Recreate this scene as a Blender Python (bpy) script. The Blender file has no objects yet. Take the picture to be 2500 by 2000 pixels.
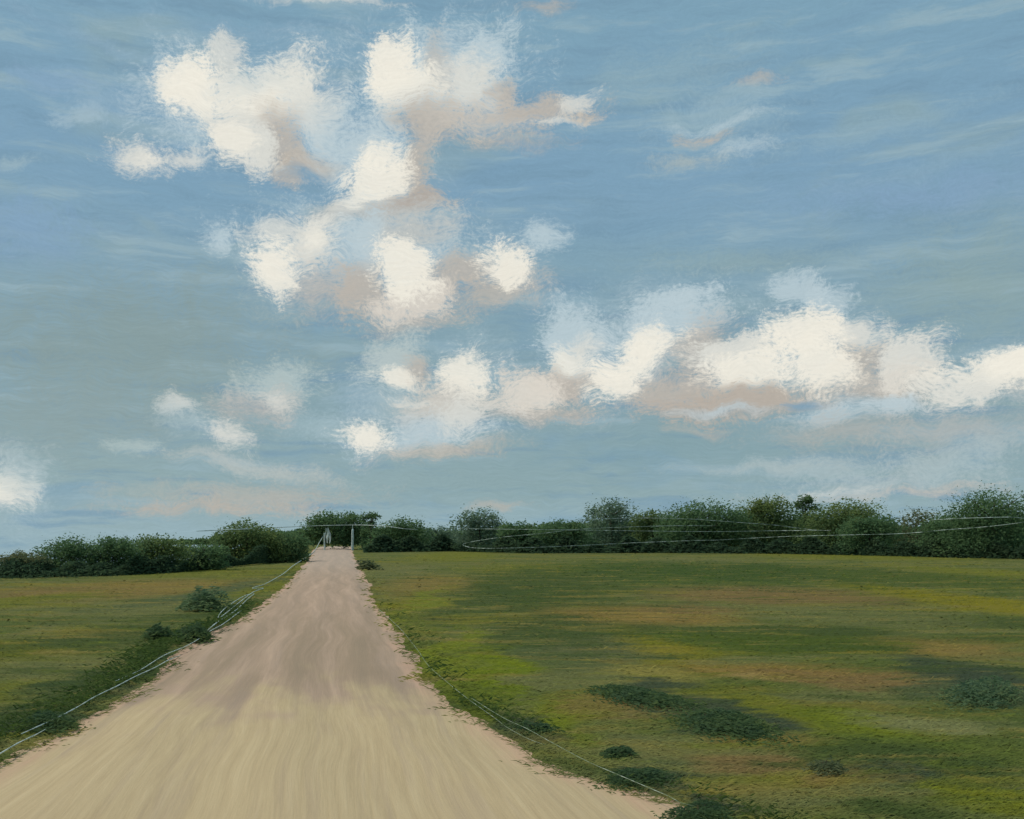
import bpy, math, random
import numpy as np
from mathutils import Vector

SC = bpy.context.scene
COL = SC.collection
F, EYE, HY, CX = 2431.0, 1.6, 1305.0, 1250.0     # focal length (photo pixels), eye height, horizon row, centre column


def lin(r, g, b):
    f = lambda c: (c / 255 / 12.92) if c / 255 <= 0.04045 else ((c / 255 + 0.055) / 1.055) ** 2.4
    return (f(r), f(g), f(b))


def ground(x, y, h=0.0):
    z = F * (EYE - h) / (y - HY)
    return Vector(((x - CX) / F * z, z, h))


def at(x, y, z):
    return Vector(((x - CX) / F * z, z, EYE + (HY - y) / F * z))


# ------------------------------------------------------------------ tagging
def tag(o, label=None, cat=None, group=None, kind=None):
    if label: o['label'] = label
    if cat: o['category'] = cat
    if group: o['group'] = group
    if kind: o['kind'] = kind
    return o


def empty(name, loc=(0, 0, 0)):
    o = bpy.data.objects.new(name, None)
    o.location = loc
    o.empty_display_size = 0.2
    COL.objects.link(o)
    return o


def mesh_obj(name, verts, faces, mat, parent=None, tint=None, smooth=False, loc=None):
    """faces: list of numpy arrays (n,3) / (n,4); built in one go"""
    me = bpy.data.meshes.new(name)
    verts = np.asarray(verts, dtype=np.float32)
    me.vertices.add(len(verts))
    me.vertices.foreach_set('co', verts.ravel())
    loops, starts, s = [], [], 0
    for fa in faces:
        fa = np.asarray(fa, dtype=np.int32)
        if not len(fa): continue
        k = fa.shape[1]
        loops.append(fa.ravel())
        starts.append(s + np.arange(len(fa), dtype=np.int32) * k)
        s += fa.size
    loops = np.concatenate(loops); starts = np.concatenate(starts)
    me.loops.add(len(loops))
    me.loops.foreach_set('vertex_index', loops)
    me.polygons.add(len(starts))
    me.polygons.foreach_set('loop_start', starts)
    if smooth:
        me.polygons.foreach_set('use_smooth', np.ones(len(starts), dtype=bool))
    if tint is not None:
        a = me.attributes.new('tint', 'FLOAT', 'FACE')
        a.data.foreach_set('value', np.asarray(tint, dtype=np.float32))
    me.update(calc_edges=True)
    me.validate()
    me.materials.append(mat)
    o = bpy.data.objects.new(name, me)
    COL.objects.link(o)
    if parent: o.parent = parent
    if loc is not None: o.location = loc
    return o


# ------------------------------------------------------------------ node helpers
class G:
    def __init__(s, nt): s.nt = nt; s.nodes = nt.nodes; s.links = nt.links
    def n(s, t, **kw):
        x = s.nodes.new(t)
        for k, v in kw.items(): setattr(x, k, v)
        return x
    def put(s, sock, v):
        if isinstance(v, bpy.types.NodeSocket): s.links.new(v, sock)
        elif v is not None:
            if hasattr(sock.default_value, '__len__') and len(sock.default_value) == 4 and len(v) == 3: v = (*v, 1)
            sock.default_value = v
    def m(s, op, a, b=None, c=None, clamp=False):
        x = s.n('ShaderNodeMath', operation=op, use_clamp=clamp)
        s.put(x.inputs[0], a)
        if b is not None: s.put(x.inputs[1], b)
        if c is not None: s.put(x.inputs[2], c)
        return x.outputs[0]
    def v(s, op, a, b=None, scale=None):
        x = s.n('ShaderNodeVectorMath', operation=op)
        s.put(x.inputs[0], a)
        if b is not None: s.put(x.inputs[1], b)
        if scale is not None: s.put(x.inputs['Scale'], scale)
        return x.outputs['Value'] if op in ('LENGTH', 'DISTANCE', 'DOT_PRODUCT') else x.outputs[0]
    def sep(s, a):
        x = s.n('ShaderNodeSeparateXYZ'); s.put(x.inputs[0], a); return x.outputs
    def comb(s, a, b, c=0.0):
        x = s.n('ShaderNodeCombineXYZ')
        for i, q in enumerate((a, b, c)): s.put(x.inputs[i], q)
        return x.outputs[0]
    def map(s, vec, loc=(0, 0, 0), rot=0.0, scale=(1, 1, 1), kind='POINT'):
        x = s.n('ShaderNodeMapping', vector_type=kind)
        s.put(x.inputs[0], vec)
        x.inputs[1].default_value = loc; x.inputs[2].default_value = (0, 0, rot); x.inputs[3].default_value = scale
        return x.outputs[0]
    def noise(s, vec, scale=1.0, detail=3.0, rough=0.55, dist=0.0, color=False):
        x = s.n('ShaderNodeTexNoise')
        s.put(x.inputs['Vector'], vec)
        for k, q in (('Scale', scale), ('Detail', detail), ('Roughness', rough), ('Distortion', dist)): x.inputs[k].default_value = q
        return x.outputs['Color'] if color else x.outputs['Fac']
    def smooth(s, v, a, b, lo=0.0, hi=1.0):
        x = s.n('ShaderNodeMapRange', interpolation_type='SMOOTHSTEP')
        s.put(x.inputs[0], v)
        for i, q in enumerate((a, b, lo, hi)): x.inputs[i + 1].default_value = q
        return x.outputs[0]
    def ramp(s, v, stops, interp='LINEAR'):
        x = s.n('ShaderNodeValToRGB'); x.color_ramp.interpolation = interp
        e = x.color_ramp.elements
        while len(e) < len(stops): e.new(0.5)
        for q, (p, c) in zip(e, stops): q.position = p; q.color = (*c, 1)
        s.put(x.inputs[0], v)
        return x.outputs[0]
    def mix(s, f, a, b, mode='MIX'):
        x = s.n('ShaderNodeMix', data_type='RGBA', blend_type=mode, clamp_factor=True)
        s.put(x.inputs[0], f); s.put(x.inputs[6], a); s.put(x.inputs[7], b)
        return x.outputs[2]
    def puff(s, col, P, N, c, r, rot, color, alpha, soft, rag):
        """one soft edged patch with a ragged outline, laid over col"""
        w = s.n('ShaderNodeVectorMath', operation='MULTIPLY_ADD')    # patches are laid strictly one after another
        s.put(w.inputs[0], col); w.inputs[1].default_value = (1e-6, 1e-6, 0); s.put(w.inputs[2], P)
        q = s.map(w.outputs[0], (c[0], c[1], 0), rot, (r[0], r[1], 1), 'TEXTURE')
        d = s.v('LENGTH', q)
        e = s.m('MULTIPLY_ADD', N, rag, d)               # d + rag * N
        k = s.smooth(e, 1.24 - soft, 1.24, alpha, 0.0)
        return s.mix(k, col, color)


def material(name, rough=0.9, spec=0.2):
    m = bpy.data.materials.new(name); m.use_nodes = True
    g = G(m.node_tree)
    b = m.node_tree.nodes['Principled BSDF']
    b.inputs['Roughness'].default_value = rough
    b.inputs['Specular IOR Level'].default_value = spec
    return m, g, b


# ------------------------------------------------------------------ sky
SUN_AZ, SUN_EL = math.radians(-75), math.radians(50)      # azimuth from +Y towards +X
CREAM, PEARL, ICE, DOVE, PEACH = (240, 236, 223), (218, 219, 212), (186, 204, 211), (186, 180, 171), (194, 183, 168)
BLUE, TEAL, HAZY = (124, 160, 183), (138, 163, 166), (158, 182, 190)
# x, y, half width, half height, tilt, colour, strength, softness  (photo pixels -> directions)
PUFFS = [
 (1850, 480, 560, 120, -4, (127, 162, 186), .5, 1), (250, 400, 420, 110, 8, (125, 161, 184), .5, 1), (880, 985, 80, 65, 0, BLUE, .55, .8),
 (1330, 640, 150, 90, 0, BLUE, .65, .9), (620, 470, 220, 60, 0, BLUE, .6, .9), (880, 160, 70, 110, 0, BLUE, .5, .9), (1400, 640, 520, 60, 0, (132, 164, 178), .5, 1),
 (330, 830, 440, 170, 4, (136, 157, 158), .85, 1), (180, 1020, 400, 120, 6, (142, 162, 163), .7, 1), (1700, 1090, 520, 60, 2, (130, 160, 168), .6, 1), (2380, 680, 220, 150, 10, (141, 165, 166), .6, 1),
 (1150, 1180, 560, 50, 0, (136, 163, 168), .6, .9), (60, 560, 170, 70, 8, (134, 166, 196), .6, 1), (2250, 470, 320, 50, -3, (136, 166, 196), .5, 1),
 (1630, 180, 260, 60, 6, (146, 174, 184), .5, .9), (1750, 310, 190, 60, 2, (150, 178, 190), .55, .9), (2150, 310, 330, 25, 8, (146, 175, 188), .45, .8),
 (1850, 640, 300, 30, -3, (146, 170, 172), .5, .9), (2300, 400, 300, 20, 6, (142, 172, 188), .4, .9), (300, 130, 340, 18, -12, (146, 176, 196), .4, .9),
 (140, 200, 150, 28, 6, (140, 170, 196), .5, .8), (600, 70, 360, 22, 4, (140, 170, 190), .4, .9), (470, 90, 60, 70, 0, (128, 162, 184), .3, .9),
 # upper left cloud
 (780, 310, 190, 110, -30, (184, 203, 211), .65, .9), (870, 340, 120, 70, 0, (190, 206, 212), .6, .9), (900, 600, 270, 110, 0, (186, 203, 209), .6, .9), (1110, 170, 190, 110, 14, (180, 201, 211), .6, .9), (1000, 1000, 190, 90, 0, (178, 196, 200), .6, .9), (1550, 830, 230, 110, 14, (182, 200, 208), .6, .9),
 (490, 262, 150, 115, -10, ICE, .75, .7), (790, 310, 150, 95, -35, ICE, .75, .8), (560, 150, 62, 55, 40, PEARL, .75, .55), (445, 200, 80, 50, 28, CREAM, .95, .45),
 (480, 232, 85, 62, 10, CREAM, 1, .5), (705, 205, 100, 66, 24, CREAM, .85, .6), (760, 265, 75, 60, -40, PEARL, .7, .7), (600, 250, 100, 62, -8, CREAM, 1, .55),
 (660, 305, 75, 48, 10, DOVE, .8, .8), (700, 370, 85, 52, -20, DOVE, .85, .6), (690, 420, 40, 34, 10, PEACH, .65, .6), (770, 395, 60, 26, -15, PEACH, .6, .7), (590, 345, 90, 52, -32, PEARL, .95, .5), (562, 338, 52, 40, -30, CREAM, .8, .6),
 (735, 425, 55, 18, 0, BLUE, .6, .7), (345, 388, 78, 38, -6, PEARL, .9, .7), (365, 402, 40, 22, -6, CREAM, .6, .8), (462, 392, 66, 20, 14, PEARL, .75, .7), (195, 285, 58, 24, 16, (176, 197, 205), .6, .9), (600, 210, 80, 30, 16, (150, 180, 196), .3, .8),
 (20, 392, 90, 18, 8, (168, 190, 196), .5, .9), (250, 250, 110, 40, 20, (150, 178, 196), .5, 1),
 # upper middle cloud
 (1070, 190, 205, 100, 12, ICE, .8, .65), (1190, 125, 80, 55, 25, ICE, .8, .6), (1080, 175, 45, 85, 8, DOVE, .65, .8), (1150, 215, 78, 72, 20, PEARL, .9, .6), (1235, 228, 48, 28, 38, DOVE, .85, .7),
 (950, 150, 68, 58, -8, CREAM, 1, .4), (985, 205, 95, 66, -14, CREAM, 1, .5), (1010, 262, 95, 36, 6, PEARL, .8, .8), (1050, 305, 95, 48, -6, DOVE, .9, .7), (1200, 290, 190, 42, 3, (197, 192, 183), .85, .7),
 (1310, 275, 150, 26, 3, DOVE, .8, .7), (1370, 300, 90, 8, 4, PEARL, .7, .8), (1412, 258, 50, 24, 18, PEARL, .75, .6), (1430, 288, 55, 10, 2, PEACH, .6, .8), (1230, 345, 150, 22, 0, PEACH, .4, .9), (1020, 350, 40, 80, 8, DOVE, .65, .8),
 # column below it
 (880, 365, 120, 70, 10, ICE, .75, .8), (1012, 430, 46, 78, 10, DOVE, .9, .7), (930, 385, 66, 40, 0, CREAM, .9, .6), (925, 438, 90, 62, 8, CREAM, 1, .45), (870, 500, 100, 26, 18, CREAM, .9, .6),
 (955, 518, 140, 24, 10, DOVE, .95, .6), (1010, 495, 60, 26, 22, (176, 166, 156), .7, .7), (800, 525, 60, 36, 10, DOVE, .6, .8),
 # middle cloud
 (900, 605, 265, 95, 0, ICE, .8, .8), (1000, 570, 140, 45, 10, (192, 192, 186), .7, .8), (700, 560, 100, 30, 12, PEARL, .7, .7), (770, 588, 70, 52, 30, PEARL, .95, .55), (775, 580, 40, 30, 30, CREAM, .7, .7),
 (790, 712, 110, 62, -10, (188, 184, 178), .8, .8), (890, 710, 80, 70, 0, DOVE, .9, .6), (1120, 665, 140, 46, 10, DOVE, .85, .7), (1210, 715, 150, 42, 10, PEACH, .65, .8), (1010, 785, 130, 26, 14, DOVE, .75, .8),
 (1010, 735, 95, 42, 18, (214, 208, 198), .95, .5), (670, 668, 62, 66, 25, CREAM, .95, .5), (655, 650, 40, 34, 20, CREAM, .8, .7), (895, 585, 50, 60, 0, ICE, .8, .7),
 (985, 662, 72, 70, 4, CREAM, 1, .4), (1235, 645, 72, 50, -16, CREAM, 1, .45), (1325, 585, 46, 36, 0, ICE, .85, .7), (528, 582, 42, 38, -8, ICE, .85, .7),
 # right hand bank
 (1400, 825, 85, 72, 25, ICE, .9, .55), (1392, 892, 72, 46, 12, CREAM, .9, .6), (1650, 728, 110, 26, 8, ICE, .85, .55), (1630, 790, 135, 58, 16, ICE, .9, .6), (1430, 850, 40, 34, 0, PEARL, .8, .7),
 (1720, 860, 85, 75, 40, DOVE, .85, .7), (1380, 940, 100, 34, -4, DOVE, .95, .6), (1650, 960, 190, 52, 2, DOVE, .9, .7), (1300, 1005, 170, 26, 3, DOVE, .8, .7), (1285, 962, 100, 44, 8, (222, 216, 205), .9, .6),
 (1590, 835, 95, 40, 14, CREAM, .95, .55), (1545, 880, 100, 42, 18, CREAM, 1, .5), (1495, 935, 62, 46, 24, CREAM, 1, .5), (1960, 712, 68, 42, -20, ICE, .8, .5), (2025, 735, 60, 40, -40, ICE, .65, .5),
 (1800, 860, 110, 36, 4, PEARL, .95, .5), (1830, 905, 120, 48, 6, CREAM, 1, .55), (2080, 815, 105, 42, -6, PEARL, .9, .55), (1800, 985, 200, 36, 3, (184, 175, 164), .95, .6), (2110, 885, 80, 50, 0, PEACH, .7, .7), (2150, 950, 140, 52, -4, DOVE, .8, .7),
 (1975, 810, 95, 60, -4, CREAM, 1, .5), (1985, 890, 105, 66, -18, CREAM, 1, .5), (2225, 885, 80, 56, 14, PEARL, .95, .5), (2215, 930, 90, 40, 8, (220, 216, 206), .8, .7), (2420, 915, 150, 46, 10, CREAM, 1, .5), (2350, 950, 90, 36, 4, PEARL, .9, .6),
 (2500, 885, 90, 30, 14, CREAM, 1, .5), (2160, 985, 90, 22, -6, ICE, .85, .6), (2050, 1012, 120, 22, 4, ICE, .8, .7), (1760, 1004, 120, 12, 2, ICE, .7, .8), (1960, 985, 50, 12, 0, BLUE, .8, .7),
 (2060, 1050, 190, 40, 0, (178, 178, 172), .65, .8), (2330, 1050, 190, 46, 2, (174, 181, 180), .8, .9), (2150, 1180, 250, 34, 3, (174, 189, 192), .85, .9), (2330, 1115, 150, 40, 10, (172, 187, 190), .8, .9), (1980, 1140, 200, 30, 0, (164, 184, 190), .7, .9), (900, 1180, 300, 40, 0, (146, 170, 174), .6, .9), (2020, 1195, 120, 12, 4, PEARL, .45, .9), (2350, 1140, 110, 46, 8, (168, 188, 192), .7, .9), (2000, 1150, 150, 22, -8, (170, 188, 192), .5, .8), (1700, 1050, 80, 10, 2, PEACH, .4, .9),
 # lower middle
 (960, 880, 85, 66, 12, (186, 199, 198), .85, .65), (1025, 905, 40, 34, 0, DOVE, .8, .7), (972, 922, 66, 20, -4, CREAM, .9, .6), (1090, 985, 110, 62, 14, (205, 201, 192), .9, .6), (1140, 905, 62, 58, 0, CREAM, .95, .55), (1060, 1055, 170, 48, 8, ICE, .8, .7), (1130, 1010, 60, 50, 30, PEARL, .7, .7),
 (1090, 1100, 160, 24, 6, PEACH, .65, .8), (790, 1040, 130, 42, -10, (164, 188, 196), .6, .9), (905, 1062, 68, 38, -6, CREAM, 1, .55), (1000, 975, 60, 10, 0, PEARL, .6, .7),
 # lower left
 (670, 935, 105, 56, 10, (180, 196, 196), .85, .6), (630, 985, 100, 42, 8, (184, 182, 178), .75, .8), (665, 968, 52, 26, -8, PEARL, .7, .9), (432, 988, 46, 24, -6, PEARL, .75, .7), (470, 1035, 85, 40, -20, (172, 192, 198), .7, .8), (550, 1062, 66, 32, -16, PEARL, .85, .8), (340, 1090, 50, 24, 0, (172, 190, 190), .6, .8),
 (600, 1135, 160, 20, -5, (186, 194, 192), .7, .8), (640, 1215, 230, 34, 2, (182, 180, 172), .75, .8), (430, 1200, 190, 20, 2, (168, 178, 174), .6, .9), (12, 1195, 62, 56, 20, CREAM, .95, .7), (50, 1150, 66, 60, 30, (178, 196, 200), .6, .8),
 (520, 1240, 230, 18, 0, (184, 178, 168), .8, .9), (700, 1160, 170, 16, -6, (178, 188, 186), .8, .9), (1850, 1140, 200, 14, 2, (170, 186, 188), .7, .9), (2120, 1205, 240, 14, 3, (184, 190, 188), .7, .9), (2280, 1195, 130, 16, 2, (188, 184, 176), .6, .9), (330, 1090, 70, 18, 0, (172, 190, 190), .7, .9), (1210, 1235, 70, 10, 4, PEACH, .5, .9), (1330, 22, 62, 18, 2, PEACH, .5, .9), (800, 4, 170, 10, 1, PEARL, .6, .8), (1840, 205, 66, 16, 6, PEACH, .55, .9), (1725, 332, 80, 16, 3, PEACH, .7, .9), (1690, 390, 100, 20, 3, (176, 186, 182), .6, .9), (1760, 300, 130, 14, 2, ICE, .6, .9), (1810, 360, 80, 20, 0, ICE, .6, .9), (1780, 250, 150, 30, 2, (150, 178, 192), .6, .9),
]


def build_world():
    w = bpy.data.worlds.new("World"); SC.world = w; w.cycles.sampling_method = 'MANUAL'; w.cycles.sample_map_resolution = 512; w.use_nodes = True
    nt = w.node_tree
    g = G(nt)
    bg = nt.nodes['Background']
    tc = g.n('ShaderNodeTexCoord')
    d = g.sep(tc.outputs['Generated'])
    az = g.m('ARCTAN2', d[0], d[1]); el = g.m('ARCSINE', d[2])
    K = 10.0                                                 # ten units a radian
    P = g.comb(g.m('MULTIPLY', az, K), g.m('MULTIPLY', el, K), 0.0)
    # drifting, streaky distortion of the whole cloud field
    w1 = g.v('SUBTRACT', g.noise(P, 2.2, 2, .5, color=True), (.5, .5, .5))
    w2 = g.v('SUBTRACT', g.noise(g.map(P, rot=-.15, scale=(3.0, 13, 1)), 1.6, 3, .6, color=True), (.5, .5, .5))
    W = g.v('ADD', P, g.v('ADD', g.v('MULTIPLY', w1, (.42, .30, 0)), g.v('MULTIPLY', w2, (.16, .06, 0))))
    P1 = g.v('ADD', P, g.v('MULTIPLY', w1, (.35, .30, 0)))
    b1 = g.noise(g.map(P1, rot=-.42, scale=(2.2, 22, 1)), 2.0, 5, .7, .1)
    b2 = g.noise(g.map(P1, rot=.10, scale=(1.8, 24, 1)), 2.0, 5, .7, .1)
    pick = g.smooth(g.noise(P, 1.1, 2, .5), .44, .56)
    bris = g.m('ADD', g.m('MULTIPLY', b1, pick), g.m('MULTIPLY', b2, g.m('SUBTRACT', 1.0, pick)))
    flec = g.noise(g.map(P1, rot=-.3, scale=(11, 16, 1)), 2.0, 6, .75, .05)
    bris2 = g.noise(g.map(g.v('ADD', P, g.v('MULTIPLY', w1, (.5, .07, 0))), rot=-.06, scale=(.55, 4.2, 1)), 1.2, 6, .6, .2)
    lump = g.noise(P1, 3.4, 3, .6, .3)
    N = g.m('SUBTRACT', g.m('ADD', g.m('ADD', g.m('MULTIPLY', bris, .55), g.m('MULTIPLY', flec, .95)), g.m('MULTIPLY', lump, .75)), 1.125)
    sky = g.n('ShaderNodeTexSky', sky_type='NISHITA')
    sky.sun_disc = False; sky.sun_elevation = SUN_EL; sky.sun_rotation = SUN_AZ
    sky.air_density = 1.0; sky.dust_density = 2.0; sky.ozone_density = 1.5
    t = g.m('ADD', g.m('MULTIPLY', el, 1.0), g.m('MULTIPLY', g.m('SUBTRACT', bris2, .5), .10))
    S = 0.1
    sc = lambda c: tuple(q / S for q in lin(*c))
    veil = g.ramp(t, [(0.0, lin(152, 180, 190)), (.04, lin(144, 171, 177)), (.12, lin(135, 163, 171)), (.22, lin(133, 164, 177)), (.34, lin(126, 162, 186)), (.47, lin(127, 164, 184)), (.7, lin(118, 156, 180))])
    veil = g.v('SCALE', veil, scale=1 / S)
    col = g.mix(.94, sky.outputs[0], veil)
    big = g.noise(g.map(P, rot=-.1, scale=(.5, 1.7, 1)), 1.3, 3, .55, .5)
    col = g.mix(g.smooth(big, .52, .70, 0, .5), col, sc((146, 170, 172)))
    col = g.mix(g.smooth(big, .48, .30, 0, .55), col, sc((125, 161, 184)))
    col = g.mix(g.smooth(bris2, .51, .66, 0, .62), col, sc((154, 180, 190)))
    col = g.mix(g.smooth(bris2, .49, .35, 0, .62), col, sc((118, 152, 174)))
    # scattered clouds for the rest of the dome, behind and beside the view
    aw = g.m('ABSOLUTE', az)
    out = g.smooth(aw, .55, .75)
    far = g.noise(g.map(P, scale=(.7, 1.3, 1)), 1.0, 5, .6, .3)
    col = g.mix(g.m('MULTIPLY', g.smooth(far, .56, .66), out), col, sc(PEARL))
    gr = g.m('ADD', g.m('MULTIPLY', g.m('SUBTRACT', bris, .5), .22), g.m('MULTIPLY_ADD', flec, -.16, 1.07))      # brush grain over everything
    items = []
    veils = [(x + 8, y + 6, rx * 1.55, ry * 1.5, tilt, ICE, .42, 1.0) for x, y, rx, ry, tilt, c, al, soft in PUFFS if c == CREAM and rx > 55]
    veils += [(x + rx * .45, y + ry * .6, rx * 1.0, ry * .8, tilt, (204, 201, 193), .5, 1.0) for x, y, rx, ry, tilt, c, al, soft in PUFFS if c == CREAM and rx > 65]
    first = 23
    for x, y, rx, ry, tilt, c, al, soft in PUFFS[:first] + veils + PUFFS[first:]:
        a = math.atan((x - CX) / F); e = math.atan((HY - y) / math.hypot(F, x - CX))
        k = math.cos(a) * math.cos(e)
        if c == CREAM: rx, ry, al = rx * .9, ry * .9, al * .9
        items.append((a * K, e * K, rx / F * K * k * 1.17, ry / F * K * k * 1.2, math.radians(tilt), c, al, soft))
    we = g.sep(W)

    # the sky is cut into cells so that each direction only works through the clouds near it
    def cell(lst, x0, x1, y0, y1, depth):
        hit = [q for q in lst if q[0] - q[2] * 2 - .25 < x1 and q[0] + q[2] * 2 + .25 > x0 and q[1] - max(q[3], q[2] * abs(math.sin(q[4]))) * 2 - .25 < y1 and q[1] + max(q[3], q[2] * abs(math.sin(q[4]))) * 2 + .25 > y0]
        if len(hit) > 14 and depth < 5:
            if x1 - x0 > (y1 - y0) * 1.2:
                m_ = (x0 + x1) / 2
                lo, hi, f = cell(hit, x0, m_, y0, y1, depth + 1), cell(hit, m_, x1, y0, y1, depth + 1), g.m('GREATER_THAN', we[0], m_)
            else:
                m_ = (y0 + y1) / 2
                lo, hi, f = cell(hit, x0, x1, y0, m_, depth + 1), cell(hit, x0, x1, m_, y1, depth + 1), g.m('GREATER_THAN', we[1], m_)
            mx = g.n('ShaderNodeMixShader'); g.put(mx.inputs[0], f)
            nt.links.new(lo, mx.inputs[1]); nt.links.new(hi, mx.inputs[2])
            return mx.outputs[0]
        gt = bpy.data.node_groups.new('cloud_cell', 'ShaderNodeTree')      # one small group per cell
        for nm, ty in (('Sky', 'NodeSocketColor'), ('Place', 'NodeSocketVector'), ('Ragged', 'NodeSocketFloat'), ('Grain', 'NodeSocketFloat')):
            gt.interface.new_socket(nm, in_out='INPUT', socket_type=ty)
        gt.interface.new_socket('Background', in_out='OUTPUT', socket_type='NodeSocketShader')
        h = G(gt)
        gi = h.n('NodeGroupInput'); go = h.n('NodeGroupOutput')
        c_ = gi.outputs[0]
        for ax, ey, rx, ry, tl, cc, al, soft in hit:
            c_ = h.puff(c_, gi.outputs[1], gi.outputs[2], (ax, ey), (rx, ry), tl, sc(cc), al, min(1.3, soft * 1.5), 1.75)
        bgx = h.n('ShaderNodeBackground'); bgx.inputs['Strength'].default_value = S
        gt.links.new(h.v('SCALE', c_, scale=gi.outputs[3]), bgx.inputs['Color'])
        gt.links.new(bgx.outputs[0], go.inputs[0])
        inst = g.n('ShaderNodeGroup'); inst.node_tree = gt
        for i_, q in enumerate((col, W, N, gr)): nt.links.new(q, inst.inputs[i_])
        return inst.outputs[0]

    view = cell(items, -5.3, 5.3, -.3, 5.4, 0)
    bg.inputs['Strength'].default_value = S
    nt.links.new(g.v('SCALE', col, scale=gr), bg.inputs['Color'])
    inside = g.m('MULTIPLY', g.m('LESS_THAN', g.m('ABSOLUTE', we[0]), 5.3), g.m('MULTIPLY', g.m('GREATER_THAN', we[1], -.3), g.m('LESS_THAN', we[1], 5.4)))
    mx = g.n('ShaderNodeMixShader'); g.put(mx.inputs[0], inside)
    nt.links.new(bg.outputs[0], mx.inputs[1]); nt.links.new(view, mx.inputs[2])
    nt.links.new(mx.outputs[0], nt.nodes['World Output'].inputs['Surface'])


build_world()
sun = bpy.data.lights.new('sun', 'SUN'); sun.energy = 2.6; sun.angle = math.radians(.53); sun.color = (1, .95, .86)
so = bpy.data.objects.new('sun', sun); COL.objects.link(so)
dirv = Vector((math.sin(SUN_AZ) * math.cos(SUN_EL), math.cos(SUN_AZ) * math.cos(SUN_EL), math.sin(SUN_EL)))
so.rotation_euler = dirv.to_track_quat('Z', 'Y').to_euler(); so.location = dirv * 50

cam = bpy.data.cameras.new('camera'); co = bpy.data.objects.new('camera', cam); COL.objects.link(co)
co.location = (0, 0, EYE); co.rotation_euler = (math.radians(90), 0, 0)
cam.sensor_width = 36; cam.lens = F / 2500 * 36; cam.shift_y = (HY - 1000) / 2500; cam.clip_end = 12000; cam.clip_start = .05
SC.camera = co
SC.view_settings.view_transform = 'Standard'; SC.view_settings.look = 'None'; SC.view_settings.exposure = 0; SC.view_settings.gamma = 1
SC.cycles.max_bounces = 5; SC.cycles.diffuse_bounces = 2; SC.cycles.adaptive_threshold = .02

# ------------------------------------------------------------------ road outline
LEFT = [(760, 1357), (684, 1444), (591, 1507), (487, 1560), (359, 1658), (243, 1734), (128, 1797), (0, 1861), (-280, 2000), (-560, 2160)]
RIGHT = [(864, 1357), (890, 1403), (930, 1496), (988, 1583), (1052, 1660), (1130, 1728), (1225, 1790), (1305, 1845), (1440, 1893), (1570, 1932), (1740, 2000), (1960, 2160)]


def edge(pts):
    q = sorted((ground(x, y).y, ground(x, y).x) for x, y in pts)
    return np.array([a for a, b in q]), np.array([b for a, b in q])


LZ, LX = edge(LEFT); RZ, RX = edge(RIGHT)
# the road runs on straight under the trees
LZ = np.append(LZ, [100, 400]); RZ = np.append(RZ, [100, 400])
LX = np.append(LX, [(762 - CX) / F * 100, (762 - CX) / F * 100 - .165 * 300]); RX = np.append(RX, [(860 - CX) / F * 100, (860 - CX) / F * 100 - .165 * 300])


def wob(z, seed, amp=1.0):
    r = np.random.RandomState(seed); o = 0 * z
    for fq, a in ((.5, .5), (1.7, .35), (4.3, .25), (11, .14), (23, .07)):
        o = o + a * np.sin(fq * z + r.rand() * 6.28 + 1.3 * np.sin(fq * .37 * z + r.rand() * 6))
    return o * amp


def xl(z): return np.interp(z, LZ, LX) + wob(z, 3, .10)
def xr(z): return np.interp(z, RZ, RX) + wob(z, 8, .13)


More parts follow.
